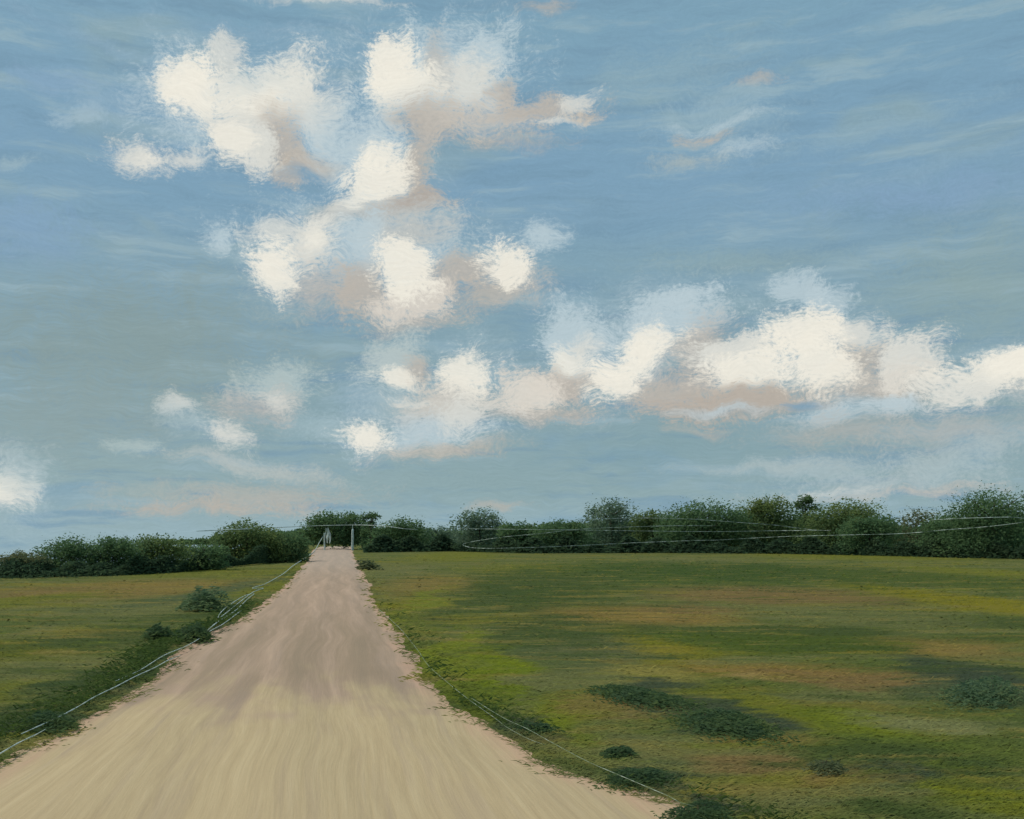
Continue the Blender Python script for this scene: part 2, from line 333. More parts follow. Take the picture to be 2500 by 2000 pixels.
# ------------------------------------------------------------------ field colours (shared by turf and grass)
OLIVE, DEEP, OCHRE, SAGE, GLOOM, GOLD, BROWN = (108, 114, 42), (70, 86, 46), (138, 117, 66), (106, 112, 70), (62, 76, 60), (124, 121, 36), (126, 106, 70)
PATCH = [
 (300, 1440, 300, 28, OCHRE, .8), (120, 1450, 200, 16, BROWN, .6), (30, 1470, 120, 28, OLIVE, .8), (480, 1400, 150, 14, OLIVE, .7), (640, 1400, 70, 18, OLIVE, .7), (70, 1585, 220, 34, (98, 104, 36), .9), (380, 1490, 160, 28, SAGE, .8),
 (260, 1560, 220, 34, DEEP, .8), (200, 1650, 230, 34, SAGE, .8), (40, 1690, 120, 40, OLIVE, .7), (400, 1640, 150, 36, DEEP, .9), (330, 1690, 90, 24, GLOOM, .5), (230, 1760, 180, 34, DEEP, .9), (60, 1810, 120, 34, DEEP, .7), (530, 1500, 90, 30, DEEP, .6), (480, 1560, 90, 24, GLOOM, .6), (640, 1440, 60, 24, OLIVE, .8),
 (960, 1400, 120, 30, SAGE, .8), (1010, 1480, 90, 34, GOLD, .6), (1100, 1360, 130, 14, OLIVE, .9), (1060, 1430, 140, 26, OCHRE, .7), (1330, 1395, 240, 20, OLIVE, .7), (1300, 1470, 220, 46, DEEP, .9), (1660, 1405, 230, 30, (76, 96, 44), .95), (1700, 1370, 160, 10, SAGE, .8),
 (1900, 1455, 330, 26, BROWN, .95), (2200, 1410, 260, 24, DEEP, .8), (2440, 1480, 150, 60, GOLD, .95), (1540, 1508, 260, 30, OCHRE, .95), (1640, 1490, 120, 14, BROWN, .7), (1860, 1565, 260, 34, (84, 98, 44), .95), (2120, 1510, 260, 30, SAGE, .7), (2280, 1580, 240, 26, OCHRE, .8),
 (1610, 1590, 110, 60, GOLD, .85), (1880, 1640, 300, 26, OCHRE, .95), (1830, 1655, 110, 10, (160, 140, 92), .6), (2120, 1655, 300, 24, BROWN, .9), (1430, 1590, 190, 54, (92, 100, 66), .9), (1360, 1540, 120, 40, DEEP, .7), (1210, 1640, 110, 60, (108, 122, 30), .95), (1380, 1670, 160, 22, SAGE, .8), (1560, 1650, 100, 28, (140, 134, 70), .7),
 (1400, 1740, 120, 44, (106, 120, 34), .9), (1500, 1725, 160, 30, BROWN, .7), (1820, 1720, 220, 44, OLIVE, .9), (2120, 1760, 220, 40, (106, 118, 36), .9), (2270, 1755, 190, 22, (118, 124, 82), .9), (2080, 1700, 260, 20, SAGE, .8), (1620, 1830, 240, 50, SAGE, .9), (1760, 1850, 160, 30, BROWN, .85), (1850, 1800, 130, 20, OCHRE, .6),
 (2220, 1830, 320, 44, (92, 108, 46), .9), (2180, 1890, 240, 30, GLOOM, .85), (2420, 1870, 200, 26, DEEP, .8), (2460, 1940, 140, 50, (114, 122, 38), .95), (1850, 1950, 320, 44, SAGE, .9), (1690, 1930, 90, 40, OLIVE, .8), (2160, 1975, 140, 40, DEEP, .9), (2440, 1690, 180, 40, (78, 92, 66), .8), (1980, 1890, 160, 20, BROWN, .8),
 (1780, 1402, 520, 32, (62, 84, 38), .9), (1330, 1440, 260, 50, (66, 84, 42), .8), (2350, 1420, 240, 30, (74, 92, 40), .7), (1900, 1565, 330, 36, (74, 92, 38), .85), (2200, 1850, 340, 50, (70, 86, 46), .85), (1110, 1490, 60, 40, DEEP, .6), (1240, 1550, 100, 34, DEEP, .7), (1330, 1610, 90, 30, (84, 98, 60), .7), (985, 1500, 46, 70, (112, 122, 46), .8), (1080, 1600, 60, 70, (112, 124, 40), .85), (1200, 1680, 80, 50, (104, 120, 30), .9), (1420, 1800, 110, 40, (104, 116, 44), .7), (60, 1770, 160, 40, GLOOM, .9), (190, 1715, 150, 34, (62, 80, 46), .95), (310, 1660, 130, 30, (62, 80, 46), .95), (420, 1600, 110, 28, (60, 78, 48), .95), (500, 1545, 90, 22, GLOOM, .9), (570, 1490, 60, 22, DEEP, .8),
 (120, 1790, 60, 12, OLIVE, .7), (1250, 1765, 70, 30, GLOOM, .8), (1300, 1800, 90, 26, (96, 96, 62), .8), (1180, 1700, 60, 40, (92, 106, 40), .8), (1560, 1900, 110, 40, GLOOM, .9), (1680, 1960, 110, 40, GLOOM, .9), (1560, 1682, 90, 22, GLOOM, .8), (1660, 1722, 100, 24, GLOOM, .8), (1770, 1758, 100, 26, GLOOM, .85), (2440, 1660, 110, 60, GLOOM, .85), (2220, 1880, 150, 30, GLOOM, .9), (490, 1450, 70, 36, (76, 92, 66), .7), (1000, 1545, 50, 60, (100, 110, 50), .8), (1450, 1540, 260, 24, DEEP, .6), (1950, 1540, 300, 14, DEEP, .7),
 (2100, 1360, 260, 10, OLIVE, .8), (2440, 1400, 150, 18, OLIVE, .8),
]


def field_colour(g, island=False):
    geo = g.n('ShaderNodeNewGeometry')
    p = g.sep(geo.outputs['Position'])
    P = g.comb(p[0], p[1], 0.0)
    # plants lie over in long swathes: everything is drawn out sideways
    w = g.v('SUBTRACT', g.noise(P, .35, 3, .55, color=True), (.5, .5, .5))
    w2 = g.v('SUBTRACT', g.noise(g.map(P, scale=(.9, 2.2, 1)), 1.6, 4, .65, color=True), (.5, .5, .5))
    W = g.v('ADD', P, g.v('ADD', g.v('MULTIPLY', w, (2.6, 2.0, 0)), g.v('MULTIPLY', w2, (.9, .5, 0))))
    st = g.noise(g.map(P, rot=.03, scale=(.55, 2.6, 1)), 1.5, 6, .68, .5)
    med = g.noise(g.map(W, rot=-.05, scale=(.10, .30, 1)), 1.4, 4, .6, .4)
    sw = g.noise(g.map(W, rot=.04, scale=(.30, .95, 1)), 1.3, 6, .66, .4)
    N = g.m('ADD', g.m('SUBTRACT', st, .5), g.m('MULTIPLY_ADD', sw, 1.2, -.6))
    col = g.ramp(med, [(.30, lin(*DEEP)), (.44, lin(88, 102, 52)), (.53, lin(*SAGE)), (.62, lin(*OLIVE)), (.74, lin(*OCHRE))])
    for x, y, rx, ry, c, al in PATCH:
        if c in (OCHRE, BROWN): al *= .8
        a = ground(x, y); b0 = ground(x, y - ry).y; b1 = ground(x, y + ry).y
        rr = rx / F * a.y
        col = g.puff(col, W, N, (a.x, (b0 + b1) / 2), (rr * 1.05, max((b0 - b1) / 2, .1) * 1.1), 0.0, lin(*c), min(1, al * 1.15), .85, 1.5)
    # long swathes, then finer streaks, of straw and of darker plants
    col = g.mix(g.smooth(sw, .53, .66, 0, .55), col, lin(134, 122, 62))
    col = g.mix(g.smooth(sw, .47, .34, 0, .7), col, lin(66, 84, 44))
    sx = g.noise(g.map(W, rot=-.10, scale=(.36, 1.1, 1)), 1.7, 6, .66, .4)
    col = g.mix(g.smooth(sx, .56, .70, 0, .5), col, lin(104, 118, 34))
    col = g.mix(g.smooth(st, .54, .72, 0, .5), col, lin(150, 138, 78))
    col = g.mix(g.smooth(st, .46, .28, 0, .55), col, lin(58, 74, 44))
    fine = g.noise(g.map(P, scale=(6, 16, 1)), 2.0, 4, .7)
    return col, st, fine


def field_material(name, blade):
    m, g, b = material(name, .95, .08)
    col, st, fine = field_colour(g)
    if blade:
        at_ = g.n('ShaderNodeAttribute', attribute_name='tint')
        col = g.mix(.55, col, g.v('SCALE', col, scale=g.m('MULTIPLY_ADD', at_.outputs['Fac'], .9, .55)))
        col = g.v('MULTIPLY', col, (1.03, .95, .82))
        g.put(b.inputs['Normal'], g.comb(0, 0, 1.0))      # a sward catches the light as one surface
        g.put(b.inputs['Base Color'], col)
    else:
        col = g.v('MULTIPLY', g.v('SCALE', col, scale=g.m('MULTIPLY_ADD', fine, .5, .62)), (1.10, 1.0, .86))
        g.put(b.inputs['Base Color'], col)
        bp = g.n('ShaderNodeBump'); bp.inputs['Strength'].default_value = .5; bp.inputs['Distance'].default_value = .08
        g.put(bp.inputs['Height'], g.m('ADD', fine, st)); g.links.new(bp.outputs[0], b.inputs['Normal'])
    return m


M_FAINT = None
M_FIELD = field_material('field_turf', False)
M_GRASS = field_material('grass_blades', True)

# ground: one sheet to the horizon
gx = np.concatenate([[-40, -12, -4, -2, -1.3, -.9], np.arange(-.75, .8, .025), [.9, 1.3, 2, 4, 12, 40]])      # columns fan out with distance
gy = np.concatenate([[-3000, -600, -100, -20, 0, 5, 10, 20, 30, 40], np.arange(46, 130, 4), [140, 160, 200, 260, 350, 500, 800, 1500, 3000, 6000, 9000]]).astype(float)


def drop(x, y):
    """left of the road the land falls away behind the hedge"""
    if y <= 48: return 0.0
    t = min(1, max(0, (-.235 - x / y) / .10)); t = t * t * (3 - 2 * t)
    d = y - 48
    return -t * .034 * (d if d > 30 else d * d / 60 + d * .5)


vv = np.array([(x * max(y, 150), y, drop(x * max(y, 150), y)) for y in gy for x in gx]); nx = len(gx)
ff = np.array([(j * nx + i, j * nx + i + 1, (j + 1) * nx + i + 1, (j + 1) * nx + i) for j in range(len(gy) - 1) for i in range(nx - 1)])
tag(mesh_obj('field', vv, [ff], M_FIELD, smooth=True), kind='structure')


# ------------------------------------------------------------------ road
def road_material():
    m, g, b = material('sandy_earth', .95, .1)
    geo = g.n('ShaderNodeNewGeometry')
    p = g.sep(geo.outputs['Position'])
    P0 = g.comb(p[0], p[1], 0.0)
    P = g.map(P0, rot=-.178)                       # along the road
    q = g.sep(P)
    wv = g.v('SUBTRACT', g.noise(g.map(P, scale=(.45, .14, 1)), 1.0, 2, .5, color=True), (.5, .5, .5))
    W = g.v('ADD', P, g.v('MULTIPLY', wv, (.75, 2.5, 0)))
    streak = g.noise(g.map(W, scale=(1.8, .075, 1)), 1.6, 7, .66, .3)
    fine = g.noise(g.map(W, scale=(11, .35, 1)), 1.5, 5, .75, .2)
    lump = g.noise(g.map(W, scale=(1.9, .55, 1)), 1.0, 3, .5)
    grit = g.noise(P0, 60, 3, .7)
    base = g.ramp(streak, [(.28, lin(158, 138, 119)), (.45, lin(170, 145, 122)), (.55, lin(179, 152, 129)), (.72, lin(198, 168, 143))])
    # pale loose sand nearer by, ending in rounded tongues
    k = g.m('ADD', g.m('MULTIPLY', g.m('SUBTRACT', lump, .5), 9.0), g.m('MULTIPLY', g.m('SUBTRACT', streak, .5), 3.0))
    k = g.m('ADD', k, g.m('SUBTRACT', 9.8, q[1]))
    sand = g.ramp(fine, [(.25, lin(180, 157, 120)), (.5, lin(191, 168, 129)), (.75, lin(199, 177, 138))])
    col = g.mix(g.smooth(k, -1.5, 1.3, 0, .93), base, g.mix(g.smooth(streak, .50, .36, 0, .55), sand, lin(174, 152, 124)))
    mid = g.m('MULTIPLY', g.smooth(q[1], 9.0, 11.5), g.smooth(q[1], 24, 14))
    col = g.mix(g.m('MULTIPLY', mid, g.smooth(streak, .60, .36, .2, .6)), col, lin(150, 130, 105))
    col = g.mix(g.smooth(g.noise(g.map(W, scale=(2.5, .1, 1)), 1.3, 4, .6), .54, .74, 0, .45), col, lin(160, 139, 121))
    col = g.mix(g.smooth(q[1], 28, 60, 0, .5), col, lin(184, 166, 150))
    # reddish worn earth at the margins
    e = g.n('ShaderNodeAttribute', attribute_name='edge')
    col = g.mix(g.smooth(g.m('ADD', e.outputs['Fac'], g.m('MULTIPLY', g.m('SUBTRACT', streak, .5), .5)),   .82, 1.02, 0, .75), col, lin(194, 156, 130))
    col = g.v('SCALE', col, scale=g.m('MULTIPLY_ADD', fine, .16, .90))
    col = g.v('SCALE', col, scale=g.m('MULTIPLY_ADD', grit, .14, .93))
    g.put(b.inputs['Base Color'], col)
    bp = g.n('ShaderNodeBump'); bp.inputs['Strength'].default_value = .2; bp.inputs['Distance'].default_value = .03
    g.put(bp.inputs['Height'], g.m('ADD', g.m('ADD', fine, streak), g.m('MULTIPLY', grit, .3))); g.links.new(bp.outputs[0], b.inputs['Normal'])
    return m


zz = np.concatenate([np.arange(3.2, 14, .06), np.arange(14, 40, .2), np.arange(40, 130, .8)])
us = np.linspace(0, 1, 25)
L_, R_ = xl(zz), xr(zz)
vv = []
edge_v = []
for z, a, c in zip(zz, L_, R_):
    for u in us:
        h = .006 + .05 * (1 - (2 * u - 1) ** 2) * min(1, 1) + .012 * math.cos((u - .5) * 22)
        vv.append((a + (c - a) * u, z, .006 if u in (0, 1) else max(.006, h)))
        edge_v.append(abs(2 * u - 1))
nu = len(us)
ff = np.array([(j * nu + i, j * nu + i + 1, (j + 1) * nu + i + 1, (j + 1) * nu + i) for j in range(len(zz) - 1) for i in range(nu - 1)])
road = tag(mesh_obj('dirt_road', vv, [ff], road_material(), smooth=True), kind='structure')
ea = road.data.attributes.new('edge', 'FLOAT', 'POINT'); ea.data.foreach_set('value', np.array(edge_v, dtype=np.float32))


# ------------------------------------------------------------------ grass (uncountable)
def grass():
    r = np.random.RandomState(5)
    n = 330000
    py = 1352 + 720 * r.rand(n) ** .9
    px = -300 + 3100 * r.rand(n)
    Z = F * EYE / (py - HY); X = (px - CX) / F * Z
    dl = X - xl(Z); dr = xr(Z) - X                       # >0 : inside the road
    ins = np.minimum(dl, dr)
    keep = (ins < 0) | (ins < np.abs(r.randn(n)) * (.05 + .09 * (np.sin(Z * 3.1 + X) > .3)) * np.clip(Z / 10, .8, 2.0))
    X, Z, ins = X[keep], Z[keep], ins[keep]
    n = len(X)
    tall = np.exp(-np.clip(-ins, 0, 9) / .5)
    cl = .5 + .5 * np.sin(X * 1.1 + 2 * np.sin(Z * .7)) * np.sin(Z * .9 + 1.7 * np.sin(X * .6))
    keep = (r.rand(n) < .42) | (ins > -.5 * (.5 + r.rand(n)))
    X, Z, ins, tall, cl = X[keep], Z[keep], ins[keep], tall[keep], cl[keep]; n = len(X)
    Ln = (.022 + .0020 * np.clip(Z, 0, 60) + .02 * cl + .035 * tall) * (.5 + r.rand(n))
    wd = np.maximum(.007, Z * .0012) * (.6 + .8 * r.rand(n))
    sgn = np.where(r.rand(n) < .68, 1, -1)
    dx = sgn * (.8 + .8 * r.rand(n)); dy = .25 * r.randn(n)
    up = .12 + .35 * r.rand(n)
    d = np.stack([dx, dy, up], 1); d /= np.linalg.norm(d, axis=1)[:, None]
    nr = np.stack([.35 * r.randn(n), -.45 + .35 * r.randn(n), .85 + 0 * X], 1); nr /= np.linalg.norm(nr, axis=1)[:, None]
    d -= nr * np.sum(d * nr, 1)[:, None] * .8; d /= np.linalg.norm(d, axis=1)[:, None]
    s = np.cross(nr, d); s /= np.linalg.norm(s, axis=1)[:, None]
    b = np.stack([X, Z, np.full(n, -.003)], 1)
    hw = (wd * .5)[:, None]
    mid = b + d * (Ln * .55)[:, None] + np.array([0, 0, 1]) * (Ln * .10)[:, None]
    tip = b + d * Ln[:, None]
    tip[:, 2] = np.maximum(tip[:, 2], .004)
    V = np.stack([b - s * hw, b + s * hw, mid + s * hw * .8, mid - s * hw * .8, tip], 1).reshape(-1, 3)
    V[:, 2] = np.maximum(V[:, 2], -.003)
    i = np.arange(n)[:, None] * 5
    q = i + np.array([[0, 1, 2, 3]]); t = i + np.array([[3, 2, 4]])
    tint = r.rand(n)
    tag(mesh_obj('grass', V, [q, t], M_GRASS, tint=np.concatenate([tint, tint])), kind='stuff', label='short swept grass of olive, ochre and dark green', cat='grass')


grass()


# ------------------------------------------------------------------ foliage
def foliage_material(name, dark, mid, light, k=.5):
    m, g, b = material(name, .85, .1)
    at_ = g.n('ShaderNodeAttribute', attribute_name='tint')
    tc = g.n('ShaderNodeTexCoord')
    cl = g.noise(tc.outputs['Object'], k, 3, .6)
    f = g.m('ADD', g.m('MULTIPLY_ADD', at_.outputs['Fac'], .30, .07), g.m('MULTIPLY', cl, .62))
    col = g.ramp(f, [(.22, lin(*dark)), (.55, lin(*mid)), (.86, lin(*light))])
    g.put(b.inputs['Base Color'], col)
    tr = g.n('ShaderNodeBsdfTranslucent'); g.put(tr.inputs[0], col)
    mx = g.n('ShaderNodeMixShader'); mx.inputs[0].default_value = .5
    g.links.new(b.outputs[0], mx.inputs[1]); g.links.new(tr.outputs[0], mx.inputs[2])
    g.links.new(mx.outputs[0], m.node_tree.nodes['Material Output'].inputs[0])
    return m


FM = {
 'dark': foliage_material('dark_leaves', (84, 112, 82), (100, 127, 86), (124, 144, 90)),
 'olive': foliage_material('olive_leaves', (86, 110, 80), (110, 130, 82), (142, 150, 78)),
 'grey': foliage_material('grey_green_leaves', (90, 114, 94), (114, 136, 112), (148, 164, 132)),
 'brown': foliage_material('brownish_leaves', (90, 102, 74), (112, 120, 84), (142, 140, 98)),
 'scrub': foliage_material('scrub_leaves', (70, 94, 74), (86, 108, 70), (118, 132, 72), 3),
 'under': foliage_material('undergrowth_leaves', (60, 80, 62), (70, 92, 66), (86, 102, 68)),
 'verge': foliage_material('verge_grass_blades', (66, 86, 48), (84, 104, 50), (108, 120, 54), 3),
 'haze': foliage_material('blue_green_leaves', (92, 116, 94), (108, 130, 92), (136, 148, 92), 3),
}
M_BARK, gb, bb = material('bark', .95, .1)
tcb = gb.n('ShaderNodeTexCoord')
gb.put(bb.inputs['Base Color'], gb.ramp(gb.noise(gb.map(tcb.outputs['Object'], scale=(6, 6, 1.2)), 2, 4, .6), [(.3, lin(58, 50, 42)), (.7, lin(104, 92, 76))]))


def tube(pts, rads, sides=6):
    pts = [Vector(p) for p in pts]
    V, Fq = [], []
    for i, p in enumerate(pts):
        t = (pts[min(i + 1, len(pts) - 1)] - pts[max(i - 1, 0)]).normalized()
        a = Vector((0, 0, 1)) if abs(t.z) < .8 else Vector((1, 0, 0))
        u = t.cross(a).normalized(); w = u.cross(t)
        for s in range(sides):
            th = 2 * math.pi * s / sides
            V.append(tuple(p + (u * math.cos(th) + w * math.sin(th)) * rads[i]))
    for i in range(len(pts) - 1):
        for s in range(sides):
            Fq.append((i * sides + s, i * sides + (s + 1) % sides, (i + 1) * sides + (s + 1) % sides, (i + 1) * sides + s))
    n = len(V)
    V.append(tuple(pts[0])); V.append(tuple(pts[-1]))
    T = [(n, (s + 1) % sides, s) for s in range(sides)] + [(n + 1, (len(pts) - 1) * sides + s, (len(pts) - 1) * sides + (s + 1) % sides) for s in range(sides)]
    return np.array(V), np.array(Fq), np.array(T)


def join(parts):
    V, Q, T, o = [], [], [], 0
    for v, q, t in parts:
        V.append(v); Q.append(q + o); T.append(t + o); o += len(v)
    return np.concatenate(V), np.concatenate(Q), np.concatenate(T)


def leaves(r, W, D, H, bottom, n, size, dome=1.0, wisp=.25, lobes=9, top_bias=0.0):
    """leaf faces gathered in clumps inside a crown W x D x H standing on the ground"""
    C, Rr = [], []
    for i in range(lobes):
        u = -1 + 2 * (i + .5) / lobes + r.uniform(-.12, .12)
        prof = max(0.0, 1 - abs(u) ** 2.2) ** .5 * dome + (1 - dome)
        rad = r.uniform(.20, .34) * min(W * .8, H * 1.2)
        top = H * (.55 + .45 * prof) * r.uniform(.86, 1.0)
        C.append((u * (W / 2 - rad * .6), r.uniform(-.5, .5) * D, max(top - rad * .9, bottom + rad * .4))); Rr.append((rad * r.uniform(1.0, 1.35), rad * 1.0, rad * r.uniform(.75, 1.0)))
        C.append((u * (W / 2 - rad * .5), r.uniform(-.5, .5) * D, bottom + (top - bottom) * r.uniform(.22, .45))); Rr.append((rad * 1.4, rad, max(top * .45, rad * .7)))
        C.append((u * (W / 2 - rad * .4), r.uniform(-.5, .5) * D, bottom + H * .12)); Rr.append((rad * 1.4, rad, H * .2))
        C.append((u * (W / 2 - rad * .6), r.uniform(-.4, .4) * D, bottom + (top - bottom) * r.uniform(.45, .75))); Rr.append((rad * 1.2, rad, rad))
    C = np.array(C); Rr = np.array(Rr)
    k = r.randint(0, len(C), n)
    v = r.normal(size=(n, 3)); v /= np.linalg.norm(v, axis=1)[:, None]
    rad = r.rand(n) ** .45
    out = r.rand(n) < wisp
    rad[out] *= 1.0 + np.abs(r.normal(size=out.sum())) * .34
    p = C[k] + v * Rr[k] * rad[:, None]
    p[:, 2] = np.where(p[:, 2] < .02 * H, r.rand(n) * .25 * H, p[:, 2])
    keepmax = H * (1.0 + .10 * r.rand(n))
    p[:, 2] = np.where(p[:, 2] > keepmax, H * (.6 + .4 * r.rand(n)), p[:, 2])
    a = r.normal(size=(n, 3)); a[:, 2] *= .45; a /= np.linalg.norm(a, axis=1)[:, None]
    b = r.normal(size=(n, 3)); b = np.cross(a, b); b /= np.linalg.norm(b, axis=1)[:, None]
    s = size * np.where(rad > 1.02, .62, 1.0)[:, None] * (.55 + .9 * r.rand(n))[:, None]
    A, B = a * s, b * s * .48
    V = np.stack([p - A, p - B * .9 - A * .1, p + A, p + B], 1).reshape(-1, 3)
    V[:, 2] = np.maximum(V[:, 2], .01)
    Q = np.arange(n * 4).reshape(-1, 4)
    cl = r.rand(len(C))
    tint = np.clip(.55 * r.rand(n) + .45 * cl[k] + .25 * (p[:, 2] / H - .5) * top_bias, 0, 1)
    return V, Q, tint


def mound(r, W, D, H, n, size, lean, slope=0.0):
    """scrub that thins out into the grass all round"""
    k = 5
    cx = r.uniform(-.28, .28, k) * W; cy = r.uniform(-.28, .28, k) * D; ch = r.uniform(.6, 1.0, k)
    i = r.randint(0, k, n)
    gx_, gy_ = r.normal(size=n) * .21 * W, r.normal(size=n) * .22 * D
    rho = (gx_ / (.36 * W)) ** 2 + (gy_ / (.4 * D)) ** 2
    top = H * ch[i] * np.exp(-rho * .9)
    z = top * r.rand(n) ** .7 + np.abs(r.normal(size=n)) * .06 * H
    p = np.stack([cx[i] + gx_, cy[i] + gy_, z], 1)
    a = r.normal(size=(n, 3)); a[:, 0] += np.sign(a[:, 0]) * .7; a[:, 2] *= .5; a /= np.linalg.norm(a, axis=1)[:, None]
    b = np.cross(a, r.normal(size=(n, 3)) + np.array([0, -.5, .6])); b /= np.linalg.norm(b, axis=1)[:, None]
    s = size * (.5 + 1.1 * r.rand(n))[:, None]
    A, B = a * s * 1.25, b * s * .34
    V = np.stack([p - A, p - B, p + A, p + B], 1).reshape(-1, 3)
    V[:, 1] -= V[:, 0] * slope                           # a patch lying aslant
    V[:, 0] += V[:, 1] * lean                            # the patch runs on away from the viewer
    V[:, 2] = np.maximum(V[:, 2], .004)
    return V, np.arange(n * 4).reshape(-1, 4), np.clip(.6 * r.rand(n) + .35 * np.clip(rho, 0, 1.6), 0, 1)


def tree(name, x0, x1, yt, yb, mat, label, cat='tree', seed=0, n=None, wisp=.25, lobes=8, dome=1.0, bottom=.05, depth=None, trunk=True, group=None, tx=0.0, slope=0.0, tb=1.0, leaf=.0014, dens=1.0):
    r = np.random.RandomState(100 + seed)
    Z = F * EYE / (yb - HY)
    c = ground((x0 + x1) / 2, yb)
    W = (x1 - x0) / F * Z * (1.1 if trunk else 1.0); H = (yb - yt) / F * Z * (1.08 if trunk else 1.0)
    D = depth if depth is not None else min(W * .6, H * .8)
    size = leaf * Z
    if not trunk:                                       # scrub: low, lying patches
        D = min(W * (1.3 if Z < 12 else .9), abs(ground(0, yt + (yb - yt) * .45).y - Z) * .9); H *= (.42 if Z < 12 else .75 if Z < 40 else .45); n = int(min(9000, 5.0 * dens * W * (D * .25 + H * 1.3) / (size * size * .5)))
    if n is None: n = int(min(20000, max(500, 5.5 * dens * W * H / (size * size * .9))))
    root = empty(name, (c.x + tx, c.y + D * .4, 0))
    V, Q, t = mound(r, W, D, H, n, size, c.x / c.y, slope) if not trunk else leaves(r, W * .96, D, H, bottom * H, n, size, dome, wisp, lobes, tb)
    p = V.reshape(-1, 4, 3); wx = p[:, 0, 0] + c.x; wy = p[:, 0, 1] + c.y + D * .4            # none hang low over the road
    ok = ~((wx > xl(wy) + .1) & (wx < xr(wy) - .1) & (p[:, 0, 2] < min(2.2, H * .5))) | (wy < 20) | (wy > 103.5)
    V = p[ok].reshape(-1, 3); Q = np.arange(len(V)).reshape(-1, 4); t = t[ok]
    V[:, 0] -= tx
    mesh_obj('crown', V, [Q], FM[mat], root, tint=t)
    parts = []
    if trunk:
        R = max(.05, H * .025)
        parts.append(tube([(0, 0, -.05), (.02 * H - tx * .15, 0, .25 * H), (-.01 * H - tx * .55, .02 * H, .5 * H), (.03 * H - tx, 0, .8 * H)], [R * 1.3, R, R * .75, R * .25], 8))
        for k in range(6):
            th = k * 2.4 + r.rand(); z0 = H * (.18 + .09 * k); ex = W * r.uniform(.16, .34)
            o_ = -tx * min(1, max(0, (z0 / H - .2) * 1.8))
            parts.append(tube([(o_, 0, z0), (o_ + math.cos(th) * ex * .5, math.sin(th) * D * .2, z0 + H * .10), (o_ + math.cos(th) * ex, math.sin(th) * D * .35, min(z0 + H * .26, H * .88))], [R * .5, R * .35, R * .1], 5))
        nm = 'trunk'
    else:
        for k in range(7):
            th = k * .9 + r.rand(); R = max(.003, H * .012); e = W * .26 * r.rand()
            parts.append(tube([(math.cos(th) * e * .2, 0, -.01), (math.cos(th) * e * .6, math.sin(th) * e * .3, H * .35), (math.cos(th) * e, math.sin(th) * e * .5, H * r.uniform(.6, .85))], [R, R * .7, R * .3], 5))
        nm = 'stem'
    v, q, t3 = join(parts)
    mesh_obj(nm, v, [q, t3], M_BARK, root)
    tag(root, label, cat, group)
    return root


